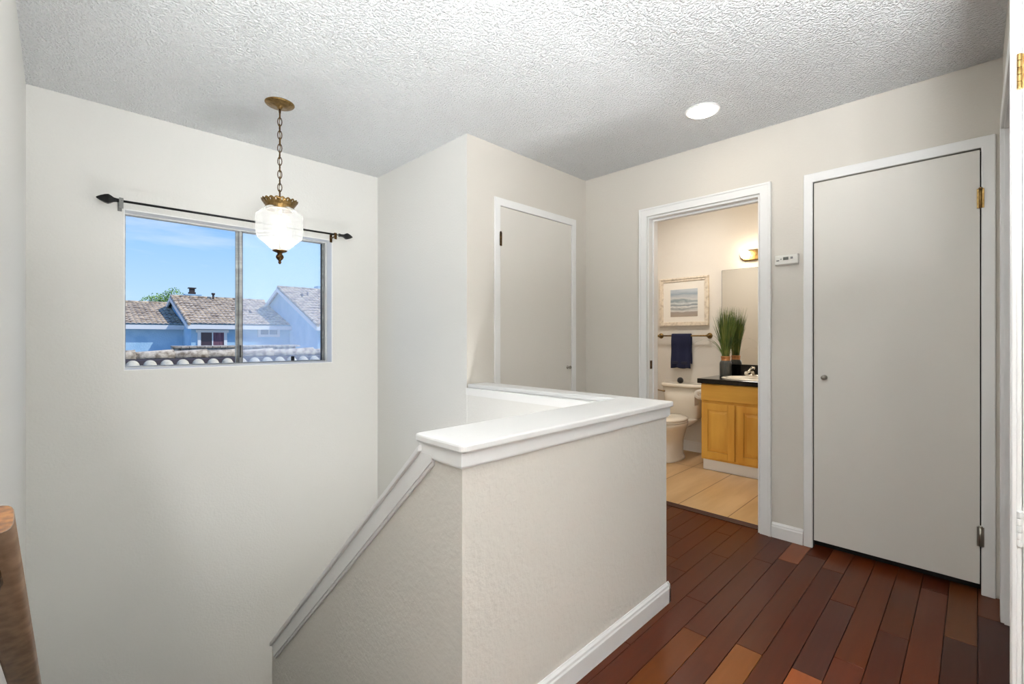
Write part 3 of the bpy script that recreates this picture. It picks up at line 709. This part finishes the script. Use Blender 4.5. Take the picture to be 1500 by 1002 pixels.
loft('seat', [(4.150, ty, .383, .243, .178, 1), (4.150, ty, .388, .250, .185, 1), (4.150, ty, .398, .250, .185, 1), (4.150, ty, .402, .243, .178, 1)], M['porc'], to)
loft('lid', [(4.152, ty, .404, .245, .180, 1), (4.152, ty, .409, .250, .185, 1), (4.152, ty, .420, .246, .182, 1), (4.152, ty, .428, .22, .16, 1), (4.152, ty, .431, .12, .09, 1)], M['porc'], to)
G().tube([(4.437, ty + .165, .635), (4.425, ty + .165, .635), (4.418, ty + .185, .637), (4.416, ty + .245, .645)], [.010, .009, .006, .0055], 10).build('flush_lever', M['brass'], to)
loft('bolt_cap', [(4.27, ty - .105, .03, .018, .014, 1), (4.27, ty - .105, .045, .015, .012, 1), (4.27, ty - .105, .05, .006, .005, 1)], M['porc'], to)
tag(G().lathe([(0, .0), (.014, .0), (.027, .012), (.031, .028), (.027, .045), (.015, .057), (0, .060)], (4.50, 2.115, .719), 20).build('black_ornament', M['blackball']), 'small round black ornament on the toilet tank', 'ornament')

# paper holder on the vanity's side
vy = 1.728
tp = empty('toilet_paper_holder', (4.24, vy + .05, .66), 'wall holder with white toilet paper roll beside the vanity', 'toilet paper')
g = G(); rc = (4.22, vy + .075, .655)
g.lathe([(.018, 0), (.046, 0), (.046, .10), (.018, .10), (.018, 0)], rc, 28, 'x')
g.build('paper_roll', M['paper'], tp)
G().box(4.222, 4.318, vy + .119, vy + .121, .545, .655).build('paper_sheet', M['paper'], tp)
G().tube([(4.205, vy + .003, .675), (4.205, vy + .075, .675), (4.205, vy + .075, .655), (4.335, vy + .075, .655), (4.335, vy + .003, .675)], .006, 8).lathe([(0, 0), (.02, 0), (.018, .006), (0, .008)], (4.205, vy + .001, .675), 16, 'y').build('holder_arm', M['porc'], tp)

# vanity -----------------------------------------------------------------
VX = 4.09; vr = .90
va = empty('vanity_cabinet', (4.37, 1.3, .012), 'honey oak bathroom vanity cabinet under the black counter', 'cabinet')
G().box(VX + .006, VX + .024, vr, vy, .105, .774).box(VX + .024, BX - .004, vy - .018, vy, .105, .774).box(VX + .024, BX - .004, vr, vr + .018, .105, .774).box(VX + .024, BX - .004, vr + .018, vy - .018, .105, .12).build('body', M['oak'], va, bevel=.001)
G().box(VX + .012, BX - .004, vr, vy - .012, .012, .105).build('plinth', M['trim'], va, bevel=.004)
G().box(VX - .008, VX + .006, vr, vy - .001, .628, .768).build('false_drawer', M['oakh'], va, bevel=.003)
def vdoor(y0, y1, z0, z1):
    g = G(); x = VX - .012; t = .055
    g.box(x, VX + .006, y0, y0 + t, z0, z1).box(x, VX + .006, y1 - t, y1, z0, z1).box(x, VX + .006, y0 + t, y1 - t, z0, z0 + t).box(x, VX + .006, y0 + t, y1 - t, z1 - t, z1)
    g.box(VX - .004, VX + .006, y0 + t, y1 - t, z0 + t, z1 - t)
    d = g.build('cabinet_door', M['oak'], va, bevel=.003)
    a, b_, c_, e_ = y0 + t + .008, y1 - t - .008, z0 + t + .008, z1 - t - .008; q = .022
    p = G(); X0, X1 = VX - .004, VX - .012
    p.add([(X0, a, c_), (X0, b_, c_), (X0, b_, e_), (X0, a, e_), (X1, a + q, c_ + q), (X1, b_ - q, c_ + q), (X1, b_ - q, e_ - q), (X1, a + q, e_ - q)],
          [(0, 1, 5, 4), (1, 2, 6, 5), (2, 3, 7, 6), (3, 0, 4, 7), (4, 5, 6, 7)])
    p.build('raised_panel', M['oak'], d)
vdoor(1.441, 1.722, .125, .602); vdoor(1.142, 1.425, .125, .602)
CT = .818
g = G(); ox, oy = 4.335, 1.34; x0_, x1_, y0_, y1_ = VX - .022, BX, vr, vy + .03; nn = 64
ang = sorted([2 * PI * k / nn for k in range(nn)] + [math.atan2(b - oy, a - ox) % (2 * PI) for a in (x0_, x1_) for b in (y0_, y1_)])
inn, out_ = [], []
for q in ang:
    cx_, sx_ = math.cos(q), math.sin(q)
    inn.append((ox + .213 * .86 * cx_, oy + .213 * 1.2 * sx_))
    t_ = min([(x1_ - ox) / cx_ if cx_ > 1e-6 else ((x0_ - ox) / cx_ if cx_ < -1e-6 else 9), (y1_ - oy) / sx_ if sx_ > 1e-6 else ((y0_ - oy) / sx_ if sx_ < -1e-6 else 9)])
    out_.append((ox + cx_ * t_, oy + sx_ * t_))
m_ = len(ang)
for z in (CT - .043, CT):
    g.v += [(p[0], p[1], z) for p in inn] + [(p[0], p[1], z) for p in out_]
for k in range(m_):
    j = (k + 1) % m_
    for f_ in ((k, j, m_ + j, m_ + k), (2*m_ + k, 2*m_ + j, 3*m_ + j, 3*m_ + k), (k, j, 2*m_ + j, 2*m_ + k), (m_ + k, m_ + j, 3*m_ + j, 3*m_ + k)):
        g.f.append(f_); g.sm.append(False)
ct = g.build('countertop', M['granite'], None, bevel=.005); tag(ct, 'black polished stone countertop on the oak vanity', 'countertop')
bs = G().box(BX - .016, BX, vr, 1.755, CT, .925).build('backsplash', M['granite'], None, bevel=.002); tag(bs, 'black stone backsplash strip below the mirror', 'backsplash')
sk = empty('sink', (4.33, 1.33, CT), 'white oval drop-in sink in the black counter', 'sink')
G().lathe([(.0, -.13), (.08, -.128), (.15, -.10), (.19, -.03), (.203, .006), (.215, .012), (.232, .012), (.245, .006), (.248, .0008), (.210, .0008), (.2, -.006)], (4.335, 1.34, CT), 48, sx=.86, sy=1.2).build('basin', M['porc'], sk)
G().lathe([(0, 0), (.02, 0), (.02, .002), (0, .003)], (4.335, 1.34, CT - .128), 16).build('drain', M['chrome'], sk)
fc = empty('faucet', (4.535, 1.45, CT), 'chrome bathroom faucet behind the sink', 'faucet')
fx_, fy_ = 4.535, 1.445
loft('base', [(fx_, fy_, CT + .012, .028, .075, .8), (fx_, fy_, CT + .020, .028, .075, .8), (fx_, fy_, CT + .026, .022, .065, .8)], M['chrome'], fc)
G().tube([(fx_ + .005, fy_, CT + .02), (fx_ + .004, fy_, CT + .055), (fx_ - .02, fy_, CT + .075), (fx_ - .07, fy_, CT + .070), (fx_ - .105, fy_, CT + .052)], [.022, .020, .017, .013, .011], 14).build('spout', M['chrome'], fc)
G().lathe([(0, .055), (.020, .056), (.024, .068), (.022, .085), (.014, .095), (0, .098)], (fx_ + .004, fy_, CT), 18).build('handle', M['chrome'], fc)
G().lathe([(0, .02), (.014, .022), (.017, .035), (.012, .048), (0, .052)], (fx_ - .01, fy_ + .05, CT), 16).build('side_handle', M['porc'], fc)
# mirror
mr = G().box(BX - .006, BX, vr + .0, 1.757, .926, 1.838).build('wall_mirror', M['mirror']); tag(mr, 'frameless rectangular wall mirror above the black counter', 'mirror')
G().box(BX - .0075, BX - .0055, 1.757, 1.760, .926, 1.838).box(BX - .0075, BX - .0055, vr, 1.757, 1.838, 1.841).build('edge', M['greyplastic'], mr)
# vanity light bar
vl = empty('vanity_light', (BX, 1.3, 1.96), 'brass and chrome vanity light bar with globe bulbs above the mirror', 'light')
g = G(); pts = []
for k in range(13):
    q = PI / 2 + PI * k / 12; pts.append((1.535 - .05 * math.cos(q), 1.955 + .05 * math.sin(q)))
for k in range(13):
    q = -PI / 2 + PI * k / 12; pts.append((1.0 - .05 * math.cos(q), 1.955 + .05 * math.sin(q)))
g.prism(pts, 'x', BX - .028, BX); g.build('backplate', M['brass'], vl, bevel=.008, seg=3)
for y in (1.52, 1.365, 1.21, 1.055):
    b_ = G().lathe([(.0, -.115), (.012, -.113), (.030, -.103), (.039, -.088), (.041, -.072), (.036, -.055), (.022, -.040), (.016, -.034), (0, -.034)], (BX, y, 1.958), 24, 'x').build('bulb', M['bulbE'], vl)
    G().lathe([(.018, -.040), (.022, -.036), (.024, -.028), (.018, -.028), (.018, -.040)], (BX, y, 1.958), 20, 'x').build('socket', M['chrome'], b_)

# plant in its vase -----------------------------------------------------------
vx_, vy_ = 4.512, 1.674
pl = empty('potted_grass', (vx_, vy_, CT), 'tall green grass plant in a dark vase beside the sink', 'plant')
G().lathe([(0, 0), (.050, 0), (.053, .005), (.053, .115), (.051, .128), (.044, .140), (.040, .147), (.040, .150), (0, .150)], (vx_, vy_, CT), 32).build('vase', M['vase'], pl)
G().lathe([(.0405, .146), (.042, .150), (.0405, .154), (.0405, .172), (.0425, .176), (.0425, .186), (.040, .188), (.036, .186), (.036, .15), (.0405, .146)], (vx_, vy_, CT), 32).build('vase_neck', M['copper'], pl)
rnd = random.Random(3)
def blades(n, mt_, name, spread, hmin, hmax, droop=0, big=False):
    g = G()
    for i in range(n):
        a = rnd.uniform(0, 2 * PI); r0 = rnd.uniform(0, .03); lean = rnd.uniform(.0, spread) * (1 if not big else 1.3)
        hgt = rnd.uniform(hmin, hmax); w_ = rnd.uniform(.0022, .0042); m_ = 8
        dx_, dy_ = math.cos(a), math.sin(a); sx_, sy_ = -dy_, dx_
        tw_ = rnd.uniform(-.8, .8)
        o = len(g.v)
        for j in range(m_ + 1):
            s_ = j / m_; out_ = r0 + lean * (s_ ** 1.5) ; z = hgt * s_ - droop * lean * s_ ** 3
            ww = w_ * (1 - s_ ** 2.2) + .0003
            c0_ = (vx_ + dx_ * out_, vy_ + dy_ * out_, CT + .165 + z)
            ang = tw_ * s_ + a + PI / 2 + (i % 3)
            g.v.append((c0_[0] - math.cos(ang) * ww, c0_[1] - math.sin(ang) * ww, c0_[2]))
            g.v.append((c0_[0] + math.cos(ang) * ww, c0_[1] + math.sin(ang) * ww, c0_[2]))
            if j: g.f.append((o + 2*j - 2, o + 2*j - 1, o + 2*j + 1, o + 2*j)); g.sm.append(True)
    # keep blades out of the wall behind
    g.v = [(min(p[0], BX - .012), p[1], p[2]) for p in g.v]
    o_ = g.build(name, mt_, pl, weld=False); o_['kind'] = 'stuff'; return o_
blades(230, M['grassA'], 'grass_blades', .10, .30, .50)
blades(110, M['grassB'], 'pale_grass_blades', .08, .28, .46)
blades(24, M['grassA'], 'drooping_blades', .24, .26, .42, .9, True)

# ------------------------------------------------------------------ outside
# barrel tiled roof plane: X from x0 to x1, from ridge (yr,zr) down to eave (ye,ze)
def tiled(x0, x1, yr, zr, ye, ze, sp=.17, course=.36, r=.035):
    g = G(); ln = math.hypot(ye - yr, ze - zr); nc = max(3, int(round(ln / course)))
    uy, uz = (ye - yr) / ln, (ze - zr) / ln; ny_, nz_ = (-uz if uy > 0 else uz), abs(uy)
    if uy < 0: ny_ = uz
    ncol = int(round((x1 - x0) / sp)); seg = 6; nx = ncol * seg
    rows = []
    for c_ in range(nc):
        for e_ in (0, 1):
            s_ = ln * (c_ + e_) / nc; lift = .012 + (.03 if e_ else 0)
            rows.append((s_, lift, c_))
    o = len(g.v)
    for (s_, lift, c_) in rows:
        for i in range(nx + 1):
            ph = (i % seg) / seg + (.0); hgt = r * abs(math.sin(PI * ph)) ** .8 + lift
            x = x0 + (x1 - x0) * i / nx
            g.v.append((x, yr + uy * s_ + ny_ * hgt, zr + uz * s_ + nz_ * hgt))
    W = nx + 1
    for j in range(len(rows) - 1):
        for i in range(nx):
            g.f.append((o + j*W + i, o + j*W + i + 1, o + (j+1)*W + i + 1, o + (j+1)*W + i)); g.sm.append(False)
    return g
def ridge_caps(g, x0, x1, y, z, r=.09, L_=.38):
    n_ = int((x1 - x0) / L_) + 1
    for i in range(n_):
        a = x0 + i * (x1 - x0) / n_; b_ = a + (x1 - x0) / n_ + .03
        g.tube([(a, y, z), (b_, y, z)], [r * 1.05, r * .88], 8)
    return g
GZ = -3.2
def house(name, label, X0, X1, yf, yr, zr, ze, gable=True):
    """front wall at yf, ridge at yr; gable end faces -x at X0"""
    h_ = empty(name, ((X0 + X1) / 2, yr, GZ), label, 'house', 'blue houses across the courtyard')
    yb2 = 2 * yr - yf; ov = .28; sl = (zr - ze) / (yr - yf)
    pts = [(yf, GZ), (yb2, GZ), (yb2, ze), (yr, zr - .06), (yf, ze)]
    G().prism(pts, 'x', X0, X1).build('walls', M['blue'], h_)
    g = tiled(X0 - .16, X1 - .001, yr, zr, yf - ov, ze - ov * sl)
    g.v = list(g.v); ridge_caps(g, X0 - .16, X1, yr, zr + .05, .07)
    # verge tiles along the rake
    n_ = 9
    for i in range(n_):
        t0, t1 = i / n_, (i + 1.15) / n_
        g.tube([(X0 - .12, yr + (yf - ov - yr) * t0, zr + (ze - ov * sl - zr) * t0 + .045), (X0 - .12, yr + (yf - ov - yr) * t1, zr + (ze - ov * sl - zr) * t1 + .055)], [.05, .065], 6)
    # back slope
    g.prism([(yr, zr + .05), (yb2 + ov, ze - ov * sl + .05), (yb2 + ov, ze - ov * sl), (yr, zr)], 'x', X0 - .16, X1)
    g.build('roof', M['tile'], h_, weld=False)
    e = ze - ov * sl
    g = G().box(X0 - .16, X1, yf - ov - .02, yf - ov + .02, e - .17, e + .0)
    g.prism([(yf - ov, e), (yr, zr), (yb2 + ov, e), (yb2 + ov, e - .16), (yr, zr - .17), (yf - ov, e - .16)], 'x', X0 - .19, X0 - .13)
    g.build('fascia', M['fascia'], h_)
    return h_
hA = house('blue_house', 'blue house with the lowest tiled roof, nearest the tree', -1.2, 3.81, 23.7, 27.3, 2.78, 1.78)
hB = house('blue_house', 'blue house with chimney and plum-curtained window', 3.81, 7.53, 22.0, 25.6, 3.02, 1.80)
hC = house('blue_house', 'blue house with tall gable wall at the window\'s far end', 7.53, 14, 18.8, 23.1, 3.52, 1.76)
def hwin(h_, x0, x1, z0, z1, y, sash=True, cur=True):
    t = .11
    G().box(x0 - t, x0, y - .05, y, z0 - t, z1 + t).box(x1, x1 + t, y - .05, y, z0 - t, z1 + t).box(x0 - t * 1.5, x1 + t * 1.5, y - .08, y, z1, z1 + t).box(x0, x1, y - .05, y, z0 - t, z0).box((x0 + x1)/2 - .02, (x0 + x1)/2 + .02, y - .04, y, z0, z1).build('window_frame', M['fascia'], h_)
    G().box(x0, (x0 + x1)/2 - .02, y - .015, y, z0, z1).build('window_pane', M['dkglass'] if cur else mat('pale_pane', srgb(150, 160, 168), .2), h_)
    G().box((x0 + x1)/2 + .02, x1, y - .015, y, z0, z1).build('window_pane', M['curt'] if cur else mat('pale_pane2', srgb(170, 178, 184), .2), h_)
hwin(hB, 4.13, 4.94, .6, 1.40, 22.0)
hwin(hB, 6.33, 7.0, 1.33, 1.58, 22.0, cur=False)
# chimney, vents
ch = G().box(4.25, 4.83, 25.7, 26.3, 2.2, 3.22).box(4.22, 4.86, 25.67, 26.33, 3.16, 3.22).build('chimney', M['blue'], hB)
G().box(4.40, 4.66, 25.85, 26.1, 3.22, 3.33).box(4.43, 4.63, 25.88, 26.07, 3.33, 3.50).box(4.38, 4.68, 25.83, 26.12, 3.50, 3.54).build('chimney_cap', M['pipe'], ch)
G().tube([(5.27, 25.4, 2.8), (5.27, 25.4, 3.27)], .045, 8).tube([(5.27, 25.4, 3.22), (5.27, 25.4, 3.30)], .075, 8).build('roof_vent', M['pipe'], hB)
G().tube([(6.32, 23.5, 2.1), (6.32, 23.5, 2.45)], .05, 8).tube([(6.32, 23.5, 2.3), (6.32, 23.5, 2.38)], .08, 8).build('roof_vent', M['pipe'], hB)
G().tube([(8.05, 21.9, 2.85), (8.05, 21.9, 3.22)], .045, 8).tube([(8.05, 21.9, 3.15), (8.05, 21.9, 3.2)], .075, 8).build('roof_vent', M['pipe'], hC)
G().tube([(8.42, 22.2, 3.0), (8.42, 22.2, 3.34)], .04, 8).build('roof_vent', M['pipe'], hC)
G().box(9.35, 9.9, 23.3, 23.8, 2.8, 3.8).build('chimney', M['blue'], hC)
# tree behind
tr = empty('leafy_tree', (4.2, 33, GZ), 'light green treetop behind the lowest tiled roof', 'tree')
G().tube([(4.2, 33, GZ), (4.15, 33, 0), (4.25, 33.1, 2.4)], [.22, .16, .08], 8).build('trunk', M['bark'], tr)
g = G(); rt = random.Random(5)
for i in range(1500):
    bx_, bz_ = rt.choice([(3.75, 3.1), (4.1, 3.3), (4.5, 3.35), (4.85, 3.65), (4.3, 2.9)])
    d_ = Vector((rt.gauss(0, 1), rt.gauss(0, 1), rt.gauss(0, 1))).normalized() * (rt.random() ** .4) * .5
    c_ = Vector((bx_, 33, bz_)) + d_; u = Vector((rt.uniform(-1, 1), rt.uniform(-1, 1), rt.uniform(-1, 1))).normalized(); v = u.orthogonal().normalized()
    g.add([c_ - u * .06, c_ + v * .03, c_ + u * .06, c_ - v * .03], [(0, 1, 2, 3)])
g.build('crown', M['leaf'], tr, weld=False)
# near roof with its ridge just below the window
nrf = empty('near_tiled_roof', (2.0, 7.4, GZ), 'near barrel-tile roof with weathered ridge just below the window', 'roof')
yr_, zr_ = 7.4, .86
g = G().prism([(6.0, .38), (6.96, .80), (7.1, .90), (yr_, .915), (7.9, .75), (9.5, zr_ - .75), (9.5, GZ), (6.0, GZ)], 'x', -1.5, 6.5)
g.build('roof_deck', M['under'], nrf)
g = G(); sp = .161; x = -1.3
while x < 5.6:
    secs = []
    for (yy, zz) in ((6.93, .822), (6.5, .639), (6.1, .469)):
        secs.append([(x + .064 * math.cos(PI * k / 10), yy, zz + .028 + .064 * math.sin(PI * k / 10)) for k in range(11)])
    o = len(g.v); g.v += [p for s_ in secs for p in s_]
    for j in range(2):
        for k in range(10): g.f.append((o + j*11 + k, o + j*11 + k + 1, o + (j+1)*11 + k + 1, o + (j+1)*11 + k)); g.sm.append(True)
    g.add([(p[0], p[1] + .0, p[2]) for p in secs[0]] , [tuple(range(11))])
    g.add([(x + .060, 6.94, .850), (x + sp - .060, 6.94, .850), (x + sp - .060, 6.1, .49), (x + .060, 6.1, .49)], [(0, 1, 2, 3)])
    x += sp
g.build('barrel_tiles', M['cream'], nrf, weld=False)
rx = [-.99, -.61, -.23, .15, .33, .68, 1.07, 1.44, 1.87, 2.27, 2.87, 3.27, 3.67, 4.1]
for a, b_ in zip(rx[:-1], rx[1:]):
    G().tube([(a, yr_, .94), (a + .03, yr_, .943), (b_ + .02, yr_, .955)], [.055, .060, .075], 16).build('ridge_tile', M['ridge'], nrf)
g = G(); x = 1.32
while x < 3.2:
    g.prism([(9.0, 1.015), (9.0, 1.04), (9.25, 1.05), (9.25, 1.025)], 'x', x, x + .100); x += .109
g.prism([(9.02, .7), (9.02, 1.02), (9.2, 1.02), (9.2, .7)], 'x', 1.32, 3.2)
g.build('rear_tile_row', M['ridge'], nrf, weld=False)
struct(G().box(-60, 60, 4.2, 90, GZ - .2, GZ), 'ground', M['asph'], 'ground of the courtyard outside')

# ------------------------------------------------------------------ sky, sun
W = bpy.data.worlds.new('World'); bpy.context.scene.world = W; W.use_nodes = True
nt = W.node_tree; N = nt.nodes; L = nt.links; bg = N['Background']
tc = N.new('ShaderNodeTexCoord'); sp_ = N.new('ShaderNodeSeparateXYZ'); L.new(tc.outputs['Generated'], sp_.inputs[0])
cr_ = N.new('ShaderNodeValToRGB'); L.new(sp_.outputs[2], cr_.inputs[0]); e = cr_.color_ramp.elements
e[0].position = 0; e[0].color = srgb(196, 228, 255); e[1].position = 1; e[1].color = srgb(70, 130, 235)
for p, c_ in ((.07, (186, 222, 255)), (.16, (160, 206, 255)), (.25, (122, 178, 248)), (.45, (92, 154, 240))):
    k = e.new(p); k.color = srgb(*c_)
mp = N.new('ShaderNodeMapping'); mp.inputs['Rotation'].default_value = (.25, .5, .3); mp.inputs['Scale'].default_value = (2.2, 2.2, 13)
ns = N.new('ShaderNodeTexNoise'); ns.inputs['Scale'].default_value = 1.3; ns.inputs['Detail'].default_value = 7; ns.inputs['Roughness'].default_value = .55
L.new(tc.outputs['Generated'], mp.inputs[0]); L.new(mp.outputs[0], ns.inputs['Vector'])
r = N.new('ShaderNodeMapRange'); r.inputs[1].default_value = .56; r.inputs[2].default_value = .80; r.inputs[4].default_value = .6; L.new(ns.outputs[0], r.inputs[0])
mx = N.new('ShaderNodeMix'); mx.data_type = 'RGBA'; L.new(r.outputs[0], mx.inputs[0]); L.new(cr_.outputs[0], mx.inputs[6]); mx.inputs[7].default_value = (.92, .96, 1, 1)
L.new(mx.outputs[2], bg.inputs[0]); bg.inputs[1].default_value = 1.0
sun = bpy.data.lights.new('sun', 'SUN'); sun.energy = 3.4; sun.angle = .009; sun.color = (1, .95, .88)
so = bpy.data.objects.new('sun', sun); C.objects.link(so)
so.rotation_euler = Vector((-.50, .42, -.75)).to_track_quat('-Z', 'Y').to_euler(); so.location = (10, 0, 20)

# ------------------------------------------------------------------ camera
cam = bpy.data.cameras.new('camera'); co = bpy.data.objects.new('camera', cam); C.objects.link(co)
cam.sensor_width = 36; cam.sensor_fit = 'HORIZONTAL'; cam.lens = 673.7 / 1500 * 36; cam.clip_start = .01; cam.clip_end = 500
cam.shift_y = -(501 - 495.05) / 1500
co.location = (0, 0, 1.178); co.rotation_euler = (PI / 2, 0, math.radians(45.273) - PI / 2)
S = bpy.context.scene; S.camera = co
S.view_settings.view_transform = 'Standard'; S.view_settings.look = 'None'; S.view_settings.gamma = 1; S.view_settings.exposure = 0.1
S.view_settings.use_curve_mapping = False
